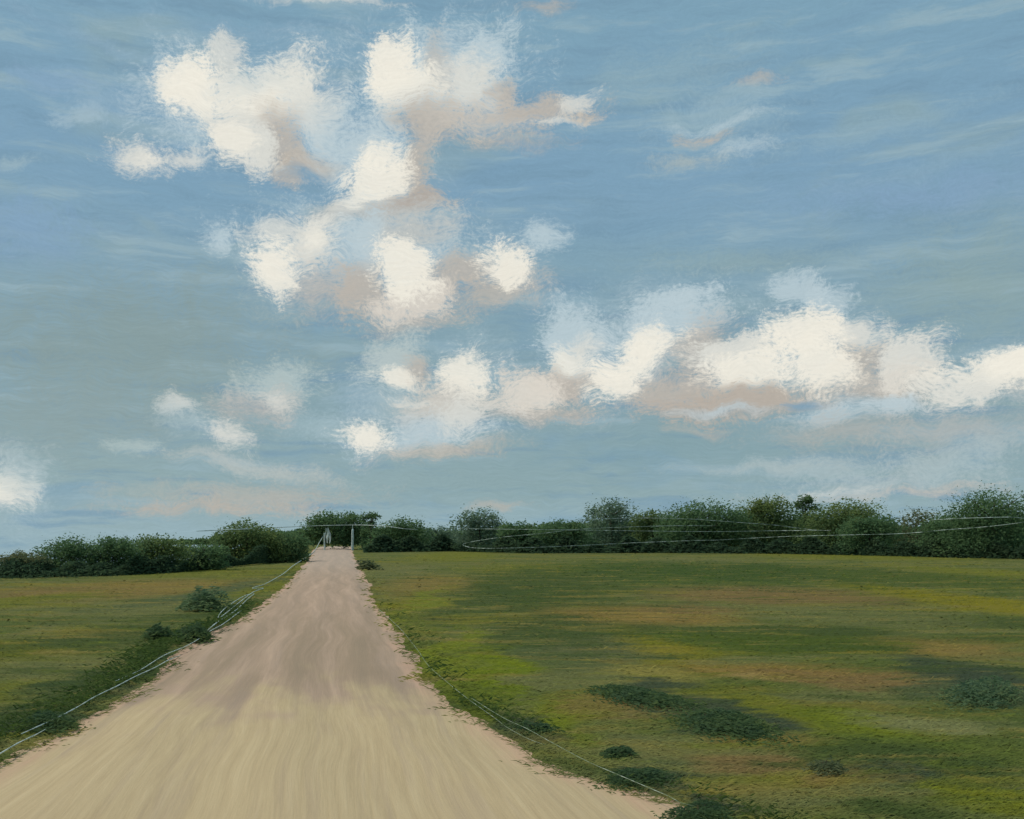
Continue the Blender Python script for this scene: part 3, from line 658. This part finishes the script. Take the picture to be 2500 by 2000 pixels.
GT = 'trees along the edge of the field'
T = [
 # left of the road
 (-60, 110, 1348, 1408, 'brown', 'low brownish hedge clump at the far left end of the tree line', dict(dome=.5, wisp=.5, lobes=7)),
 (85, 235, 1312, 1402, 'dark', 'dark bush-like tree with a ragged flecked top near the left end of the tree line', dict(dome=.75, wisp=.4)),
 (205, 330, 1306, 1402, 'dark', 'dark spreading tree between the ragged flecked one and the flat-topped olive one', dict(dome=.5, wisp=.3)),
 (300, 450, 1306, 1396, 'olive', 'flat-topped olive tinged tree left of the pale dip in the tree line', dict(dome=.25, wisp=.12)),
 (430, 545, 1326, 1392, 'dark', 'low dark tree filling the pale dip left of the rounded tree', dict(dome=.3, wisp=.2)),
 (505, 680, 1270, 1374, 'olive', 'rounded olive-dark tree whose crown rises over the left end of the white wire', dict(dome=.85, wisp=.2, lobes=9)),
 (630, 752, 1298, 1372, 'dark', 'low dark tree against the left side of the road mouth', dict(dome=.5, wisp=.3)),
 # over the end of the road
 (738, 838, 1250, 1342.2, 'dark', 'tallest dark domed tree over the road end, behind the leaning left post', dict(dome=.9, wisp=.45, bottom=.25, depth=3, tx=-2.2)),
 (800, 892, 1252, 1341.5, 'dark', 'dark tree right of the road end, behind the thick white post', dict(dome=.8, wisp=.45, bottom=.15, depth=3, tx=1.6)),
 # right of the road
 (880, 925, 1252, 1343, 'dark', 'thin dark sapling with flecked twigs right of the white posts', dict(dome=.4, wisp=.55, lobes=5, bottom=0, dens=.7)),
 (915, 1045, 1266, 1346, 'dark', 'loose dark tree under the right end of the white wire', dict(dome=.6, wisp=.45)),
 (1030, 1115, 1284, 1342, 'grey', 'small hazy grey-green tree in the low gap right of the road', dict(dome=.6, wisp=.6)),
 (1105, 1235, 1240, 1345, 'grey', 'wispy grey-topped tree standing above the left tip of the wire loop', dict(dome=.8, wisp=.5, dens=.7)),
 (1215, 1330, 1274, 1349, 'dark', 'low dark tree inside the narrow end of the wire loop', dict(dome=.3, wisp=.3)),
 (1310, 1440, 1269, 1350, 'dark', 'low dark tree with a browner right side inside the wire loop', dict(dome=.3, wisp=.3)),
 (1428, 1565, 1220, 1346, 'grey', 'tall hazy grey-green tree rising over the start of the upper wire', dict(dome=.8, wisp=.5, dens=.7)),
 (1540, 1655, 1246, 1347, 'olive', 'small olive tree between the hazy tall one and the broad dark one', dict(dome=.6, wisp=.4)),
 (1615, 1830, 1227, 1349, 'dark', 'broad dark tree under the highest stretch of the upper wire', dict(dome=.7, wisp=.25, lobes=11)),
 (1805, 1950, 1212, 1348, 'olive', 'yellow-olive topped tree right of the broad dark one', dict(dome=.7, wisp=.35, tb=3)),
 (1940, 1998, 1210, 1347, 'dark', 'narrow upright flecked tree between two olive topped trees', dict(dome=.35, wisp=.5, lobes=6, bottom=0, dens=.9)),
 (1985, 2170, 1222, 1351, 'olive', 'olive topped tree with a sloping right shoulder left of the pale gap', dict(dome=.75, wisp=.3, tb=2.5)),
 (2070, 2200, 1258, 1356, 'dark', 'low dark tree in front of the sloping olive tree', dict(dome=.5, wisp=.3)),
 (2190, 2310, 1240, 1351, 'brown', 'pale thin tree at the gap where light comes through', dict(dome=.6, wisp=.6, dens=.35)),
 (2262, 2410, 1252, 1360, 'dark', 'dark tree just right of the pale gap', dict(dome=.7, wisp=.3)),
 (2345, 2560, 1196, 1363, 'dark', 'largest dark tree at the right end of the tree line', dict(dome=.7, wisp=.5, lobes=11)),
]
for i, (x0, x1, yt, yb, mt, lb, kw) in enumerate(T):
    tree('broadleaf_tree', x0, x1, yt, yb, mt, lb, seed=i, group=GT, **kw)


def undergrowth():
    r = np.random.RandomState(41)
    Vs, Qs, ts, o = [], [], [], 0
    for path, hpx in ((((-120, 1412), (100, 1409), (300, 1404), (450, 1396), (600, 1380), (728, 1366)), 52), (((890, 1349), (1100, 1346), (1300, 1351), (1600, 1350), (1900, 1352), (2150, 1357), (2300, 1361), (2640, 1368)), 50)):
        xs = np.array([p[0] for p in path]); ys = np.array([p[1] for p in path])
        n = int((xs[-1] - xs[0]) * 24)
        x = xs[0] + (xs[-1] - xs[0]) * r.rand(n); y = np.interp(x, xs, ys)
        Z = F * EYE / (y - HY); X = (x - CX) / F * Z
        lump = .55 + .25 * np.sin(x * .031) * np.sin(x * .011 + 1) + .2 * np.sin(x * .083)
        top = hpx * Z / F * np.clip(lump, .3, 1)
        z = top * r.rand(n) ** 1.15; dz = np.abs(r.normal(size=n)) * .9
        p = np.stack([X, Z + .4 - dz * (1 - z / top.max()) + .8 * r.rand(n), z], 1)
        a = r.normal(size=(n, 3)); a[:, 2] *= .35; a /= np.linalg.norm(a, axis=1)[:, None]
        b = np.cross(a, r.normal(size=(n, 3))); b /= np.linalg.norm(b, axis=1)[:, None]
        sz = (.0016 * Z * (.5 + r.rand(n)))[:, None]
        A, B = a * sz * 1.3, b * sz * .45
        V = np.stack([p - A, p - B, p + A, p + B], 1).reshape(-1, 3); V[:, 2] = np.maximum(V[:, 2], .01)
        ok = np.repeat(~((X > xl(Z) - .2) & (X < xr(Z) + .2)), 4); V = V[ok]
        Vs.append(V); Qs.append(np.arange(len(V)).reshape(-1, 4) + o); o += len(V); ts.append(r.rand(len(V) // 4))
    tag(mesh_obj('undergrowth', np.concatenate(Vs), [np.concatenate(Qs)], FM['under'], tint=np.concatenate(ts)), kind='stuff', label='low dark undergrowth along the foot of the tree line', cat='undergrowth')


undergrowth()


def verge_growth():
    r = np.random.RandomState(31)
    n = 15000
    Z = 5.5 + 26 * r.rand(n) ** 1.7
    left = r.rand(n) < .62
    band = .5 + .5 * np.sin(Z * 1.7 + 1.2 * np.sin(Z * .6))
    u = np.abs(r.normal(size=n)) * .26 + .05
    fade = np.clip((24 - Z) / 12, 0, 1)
    X = np.where(left, xl(Z) - u - .10 * np.clip(12 / Z, .6, 1.6), xr(Z) + u * .8 + .02)
    keep = (r.rand(n) < fade) & (left | (r.rand(n) < band ** 1.5 * np.clip((13 - Z) / 4, .12, 1)))
    X, Z, u = X[keep], Z[keep], u[keep]; n = len(X)
    p = np.stack([X, Z, (.02 + .09 * r.rand(n)) * np.exp(-u * 1.2)], 1)
    a = r.normal(size=(n, 3)); a[:, 0] += np.sign(a[:, 0]) * .6; a[:, 2] = .4 * np.abs(a[:, 2]) + .25; a /= np.linalg.norm(a, axis=1)[:, None]
    b = np.cross(a, r.normal(size=(n, 3)) * .5 + np.array([0, -.6, .8])); b /= np.linalg.norm(b, axis=1)[:, None]
    sz = (.0021 * np.clip(Z, 5.5, 20) * (.6 + r.rand(n)))[:, None]
    A, B = a * sz * 1.4, b * sz * .3
    V = np.stack([p - A, p - B, p + A, p + B], 1).reshape(-1, 3)
    V[:, 2] = np.maximum(V[:, 2], .004)
    tag(mesh_obj('verge_grass', V, [np.arange(n * 4).reshape(-1, 4)], FM['verge'], tint=.8 * r.rand(n)), kind='stuff', label='rank dark green grass along both road verges', cat='grass')


verge_growth()


# far wood closing the view behind the single trees
def far_wood():
    r = np.random.RandomState(77)
    parts = []; tints = []; o = 0; Vs, Qs = [], []
    for k in range(130):
        x = 440 + 2460 * (k + r.rand() * .8) / 130
        Z = r.uniform(150, 175)
        yt = np.interp(x, [-400, 0, 100, 420, 500, 640, 800, 950, 1080, 1250, 1500, 1900, 2160, 2210, 2300, 2900], [1330, 1328, 1312, 1316, 1318, 1296, 1285, 1286, 1293, 1283, 1270, 1262, 1268, 1290, 1268, 1235]) + r.uniform(-3, 8)
        H = EYE + (HY - yt) / F * Z
        V, Q, t = leaves(r, 8, 3, H, 0, 1500, .42, .5, .25, 5, 1)
        V = V + np.array([(x - CX) / F * Z, Z, 0])
        Vs.append(V); Qs.append(Q + o); o += len(V); tints.append(t)
    tag(mesh_obj('far_wood', np.concatenate(Vs), [np.concatenate(Qs)], FM['dark'], tint=np.concatenate(tints)), kind='stuff', label='continuous dark wood behind the tree line', cat='wood')


far_wood()

# scrub in the fields
GB = 'bushes scattered over the grass'
B = [
 (432, 548, 1408, 1494, 'haze', 'soft round grey-green bush alone in the left field', dict(dome=.9, wisp=.75, lobes=7, dens=.3)),
 (352, 412, 1508, 1566, 'scrub', 'small sparse bush left of the dark one by the left verge', dict(dome=.8, wisp=.75, lobes=4, dens=.4)),
 (408, 500, 1506, 1572, 'scrub', 'dark bush by the left verge where the white cord begins to double', dict(dome=.6, wisp=.6, lobes=5, dens=.32)),
 (15, 150, 1688, 1790, 'scrub', 'low spreading dark bush near the lower left corner', dict(dome=.5, wisp=.65, lobes=6)),
 (1460, 1700, 1654, 1722, 'scrub', 'dark bush in the right field, upper left of the slanting pair', dict(slope=.9, dome=.5, wisp=.65, lobes=7)),
 (1610, 1870, 1702, 1786, 'scrub', 'wide dark bush in the right field, lower right of the slanting pair', dict(slope=.9, dome=.6, wisp=.65, lobes=9)),
 (1262, 1350, 1738, 1796, 'scrub', 'small dark green bush at the bend of the right verge', dict(dome=.6, wisp=.6, lobes=5)),
 (1478, 1545, 1800, 1856, 'scrub', 'tiny dark leafy sprig between the bend bush and the road corner bushes', dict(dome=.9, wisp=.6, lobes=4, dens=.6)),
 (1480, 1650, 1850, 1936, 'scrub', 'dark bush spilling over the road edge beside the right cord', dict(dome=.6, wisp=.655, lobes=7)),
 (1640, 1800, 1925, 2014, 'scrub', 'dark bush at the bottom edge right of the road corner', dict(dome=.6, wisp=.6, lobes=7)),
 (2372, 2560, 1588, 1726, 'haze', 'large dusky bush at the right edge of the field', dict(dome=.8, wisp=.75, lobes=8, dens=.26)),
 (1982, 2068, 1812, 1894, 'brown', 'thin see-through sprig alone in the lower right of the field', dict(dome=.9, wisp=.7, lobes=4, dens=.22)),
 (862, 925, 1330, 1392, 'brown', 'pale straggly bush at the foot of the thick white post', dict(dome=.6, wisp=.6, lobes=5, dens=.3)),
]
for i, (x0, x1, yt, yb, mt, lb, kw) in enumerate(B):
    tree('bush', x0, x1, yt, yb, mt, lb, 'bush', seed=60 + i, group=GB, trunk=False, leaf=.0021, dens=kw.pop('dens', .42), **kw)

# ------------------------------------------------------------------ white cords, wires, posts
M_WHITE, gw, bw = material('chalky_white_paint', .8, .2)
tw = gw.n('ShaderNodeTexCoord')
gw.put(bw.inputs['Base Color'], gw.ramp(gw.noise(tw.outputs['Object'], 14, 4, .75), [(.34, lin(128, 142, 136)), (.5, lin(192, 206, 200)), (.7, lin(222, 230, 224))]))
M_CORD, gw, bw = material('weathered_white_cord', .85, .15)
tw = gw.n('ShaderNodeTexCoord')
gw.put(bw.inputs['Base Color'], gw.ramp(gw.noise(tw.outputs['Object'], 7, 4, .8), [(.36, lin(118, 132, 112)), (.5, lin(186, 200, 192)), (.66, lin(224, 232, 226))]))
M_CLOTH, gw, bw = material('ragged_white_cloth', .9, .1)
tw = gw.n('ShaderNodeTexCoord')
gw.put(bw.inputs['Base Color'], gw.ramp(gw.noise(gw.map(tw.outputs['Object'], scale=(14, 14, 3)), 1.2, 4, .7), [(.36, lin(120, 136, 128)), (.52, lin(196, 208, 202)), (.7, lin(222, 230, 224))]))


M_WIRE, gw, bw = material('dull_white_wire', .85, .1)
tw = gw.n('ShaderNodeTexCoord')
gw.put(bw.inputs['Base Color'], gw.ramp(gw.noise(tw.outputs['Object'], 1.6, 5, .85), [(.38, lin(62, 80, 64)), (.5, lin(150, 166, 156)), (.62, lin(206, 216, 210))]))
M_FAINT, gw, bw = material('faded_cord', .9, .1)
tw = gw.n('ShaderNodeTexCoord')
gw.put(bw.inputs['Base Color'], gw.ramp(gw.noise(tw.outputs['Object'], 9, 4, .8), [(.36, lin(96, 108, 74)), (.52, lin(140, 152, 130)), (.66, lin(190, 200, 186))]))


def resample(pts, step):
    """Catmull-Rom through pts, about `step` apart"""
    P = [Vector(p) for p in pts]; P = [P[0] * 2 - P[1]] + P + [P[-1] * 2 - P[-2]]
    out = []
    for i in range(1, len(P) - 2):
        k = max(2, int((P[i + 1] - P[i]).length / step))
        for j in range(k):
            t = j / k
            a, b, c, d = P[i - 1], P[i], P[i + 1], P[i + 2]
            out.append(.5 * ((2 * b) + (c - a) * t + (2 * a - 5 * b + 4 * c - d) * t * t + (3 * b - a - 3 * c + d) * t ** 3))
    out.append(P[-2])
    return out


def cord(name, pts, rad, label, cat, group, step=.12, seed=0, mat=None, jit=.25, taper=True):
    r = random.Random(seed)
    q = resample(pts, step)
    n = len(q)
    base = q[n // 2].copy()
    rads = []
    for i, p in enumerate(q):
        e = min(1, (i + 1) / 6, (n - i) / 6) if taper else 1
        rr = rad(p.y) if callable(rad) else rad
        rads.append(rr * (1 + r.uniform(-jit, jit)) * (.45 + .55 * e))
    v, f4, f3 = tube([p - base for p in q], rads, 6)
    return tag(mesh_obj(name, v, [f4, f3], mat or M_CORD, loc=base, smooth=True), label, cat, group)


GL = 'white cords along the left verge'
h0 = .075
gp = lambda L, h=h0: [ground(x, y, h) for x, y in L]
rad = lambda z: max(.0045, .00034 * z)
cord('cord', gp([(-90, 1888), (-30, 1857), (0, 1840), (45, 1814), (85, 1795), (112, 1780)]), rad, 'white cord lying in the grass at the lower left corner, nearest the viewer', 'cord', GL, seed=1, step=.05)
cord('cord', gp([(52, 1792), (121, 1761), (179, 1732), (234, 1700), (284, 1676), (330, 1652), (376, 1631), (409, 1613), (440, 1600)]), rad, 'long white cord lying on the left verge below the short double stretch', 'cord', GL, seed=2, step=.06)
cord('cord', gp([(282, 1663), (342, 1636), (401, 1600), (451, 1579), (484, 1561), (518, 1538), (547, 1522), (590, 1490)]), rad, 'white cord on the left verge passing the dark bush', 'cord', GL, seed=3, step=.08)
far = gp([(505, 1540), (534, 1517), (576, 1490), (605, 1462), (620, 1450), (597, 1455), (555, 1481), (534, 1503), (540, 1506), (584, 1471), (618, 1446), (643, 1436), (618, 1437), (624, 1433), (651, 1424), (693, 1400), (718, 1380), (751, 1359), (768, 1345)])
cord('cord', far + [at(779, 1326, 98), at(789, 1309, 99.6)], lambda z: max(.008, .00034 * z), 'looping white cord running from the left verge up to the leaning post', 'cord', GL, seed=4, step=.15)
GR = 'thin cords along the right verge'
thin = lambda z: max(.0019, .00016 * z)
cord('cord', gp([(925, 1488), (975, 1533), (1017, 1584), (1046, 1625), (1084, 1659), (1134, 1700), (1205, 1751), (1238, 1776), (1292, 1805), (1330, 1818)]), thin, 'faint thin cord along the upper part of the right verge', 'cord', GR, seed=5, step=.06, mat=M_FAINT)
cord('cord', gp([(1150, 1704), (1226, 1751), (1288, 1780), (1351, 1815), (1434, 1859), (1501, 1888), (1576, 1920), (1630, 1943), (1664, 1961), (1697, 1968)], .10), thin, 'thin pale cord running through the dark bushes at the lower right verge', 'cord', GR, seed=6, step=.04, mat=M_FAINT)

GW = 'white wires strung along the tree line'


def wire(name, pts, rr, label, seed):
    return cord(name, [at(x, y, z) for x, y, z in pts], rr, label, 'wire', GW, step=.35, seed=seed, jit=.35, mat=M_WIRE if seed != 11 else M_WHITE)


wire('wire', [(480, 1297, 54), (522, 1295, 55), (618, 1291, 57), (700, 1287, 80), (755, 1284.5, 98), (800, 1283, 99.6), (861, 1282, 99.6), (900, 1282.5, 97), (945, 1285, 94), (985, 1291, 93), (1020, 1293, 93)], .03, 'white wire slung across the road end over both white posts', 11)
wire('wire', [(2530, 1268, 62), (2500, 1275, 62), (2411, 1286, 64), (2306, 1294, 68), (2202, 1303, 71), (2063, 1306.5, 74), (1924, 1310, 79), (1820, 1315, 82), (1750, 1319, 82), (1711, 1319.5, 82), (1537, 1326, 84), (1398, 1333, 82), (1259, 1338, 82), (1165, 1338.5, 86), (1130, 1331, 89), (1147, 1324, 89), (1224, 1312, 84), (1328, 1302, 82), (1398, 1293, 82)], .021, 'long white wire bent back in a narrow loop, strung before the right trees', 12)
wire('wire', [(1398, 1293, 82), (1502, 1288, 82), (1641, 1284, 82), (1746, 1284, 82)], .022, 'faint wire continuing the upper side of the narrow loop', 13)
wire('wire', [(1390, 1271, 82), (1433, 1268.5, 82), (1537, 1265, 83), (1641, 1266, 82), (1711, 1269, 82), (1780, 1274, 82), (1820, 1277, 82), (1889, 1282, 82), (1959, 1291, 82), (2000, 1295.5, 79)], .02, 'upper white wire arching over the middle of the right trees', 14)
wire('wire', [(1120, 1291, 86), (1300, 1293, 81), (1420, 1294.5, 81), (1600, 1297, 81), (1750, 1298, 81), (1900, 1296, 81), (2030, 1295, 76)], .02, 'faintest straight wire between the loop and the upper arch', 15)
wire('wire', [(2272, 1270, 66), (2359, 1265.5, 63), (2463, 1263, 62), (2490, 1265, 62), (2540, 1270, 62)], .028, 'short wire across the largest tree at the right end', 16)


def post(x, ybase, ytop, r0, label, spur=False):
    b = ground(x, ybase)
    root = empty('post', (b.x, b.y, 0))
    H = (ybase - ytop) * b.y / F
    rn = random.Random(int(x))
    zs = [-.3, 0, .15, .4, .6, .8, .93, 1.0]
    v, q, t = tube([(rn.uniform(-.02, .02) + (-.05 if spur else .02) * z, 0, z * H if z > 0 else z) for z in zs], [r0 * 1.0, r0 * 1.0, r0 * 1.1, r0 * .92, r0, r0 * .94, r0 * .9, r0 * .5], 9)
    mesh_obj('shaft', v, [q, t], M_WHITE, root, smooth=True)
    if spur:
        v, q, t = tube([(0, 0, H * .74), (.12, 0, H * .95), (.16, 0, H * 1.18), (.15, 0, H * 1.27)], [.045, .04, .035, .02], 7)
        mesh_obj('forked_branch', v, [q, t], M_WHITE, root, smooth=True)
    else:
        v, q, t = tube([(0, 0, H * .97), (.01, 0, H * 1.1), (0, 0, (ybase - 1282) * b.y / F)], [.035, .03, .025], 7)
        mesh_obj('wire_pin', v, [q, t], M_WHITE, root, smooth=True)
    tag(root, label, 'post', 'white posts either side of the road end')
    return root


post(792.5, 1343.7, 1301, .075, 'thin forked white post left of the road end, a cloth beside it', True)
post(860.5, 1343.7, 1291, .125, 'thick white post on the right of the road end, holding up the wire')


# ragged cloth hanging from the forked branch
def cloth():
    z = 99.55
    left = [(800.5, 1287), (799, 1293), (799, 1300), (797, 1308), (795.5, 1312), (797, 1320), (798.5, 1327)]
    right = [(801, 1287), (803.5, 1294), (806, 1300), (808, 1306), (808.3, 1313), (808, 1320), (806, 1328)]
    c = at(801, 1288, z)
    V, Q = [], []
    nu = 9
    rows = 26
    ys = np.linspace(1287, 1328, rows)
    lx = np.interp(ys, [p[1] for p in left], [p[0] for p in left]); rx = np.interp(ys, [p[1] for p in right], [p[0] for p in right])
    for s in (-1, 1):
        for j in range(rows):
            v_ = j / (rows - 1)
            for i in range(nu):
                u = i / (nu - 1)
                y = ys[j]
                if v_ > .62:                                     # two tails with a torn notch between
                    y = ys[j] - (v_ - .62) * 70 * max(0, 1 - abs(u - .42) / .22) - 3 * abs(math.sin(i * 2.1)) * (v_ - .62)
                p = at(lx[j] + (rx[j] - lx[j]) * u, y, z) - c
                fold = .05 * math.sin(u * 9 + v_ * 2.5) * (.4 + v_)
                V.append((p.x, fold + s * .012, p.z))
    M = rows * nu
    for j in range(rows - 1):
        for i in range(nu - 1):
            a = j * nu + i
            Q.append((a, a + 1, a + nu + 1, a + nu)); Q.append((M + a, M + a + nu, M + a + nu + 1, M + a + 1))
    for i in range(nu - 1):
        Q.append((i, M + i, M + i + 1, i + 1)); a = (rows - 1) * nu + i; Q.append((a, a + 1, M + a + 1, M + a))
    for j in range(rows - 1):
        a = j * nu; Q.append((a, a + nu, M + a + nu, M + a)); a = j * nu + nu - 1; Q.append((a, M + a, M + a + nu, a + nu))
    tag(mesh_obj('cloth', V, [np.array(Q)], M_CLOTH, loc=c, smooth=True), 'ragged white cloth hanging in two tails from the forked white post', 'cloth')


cloth()
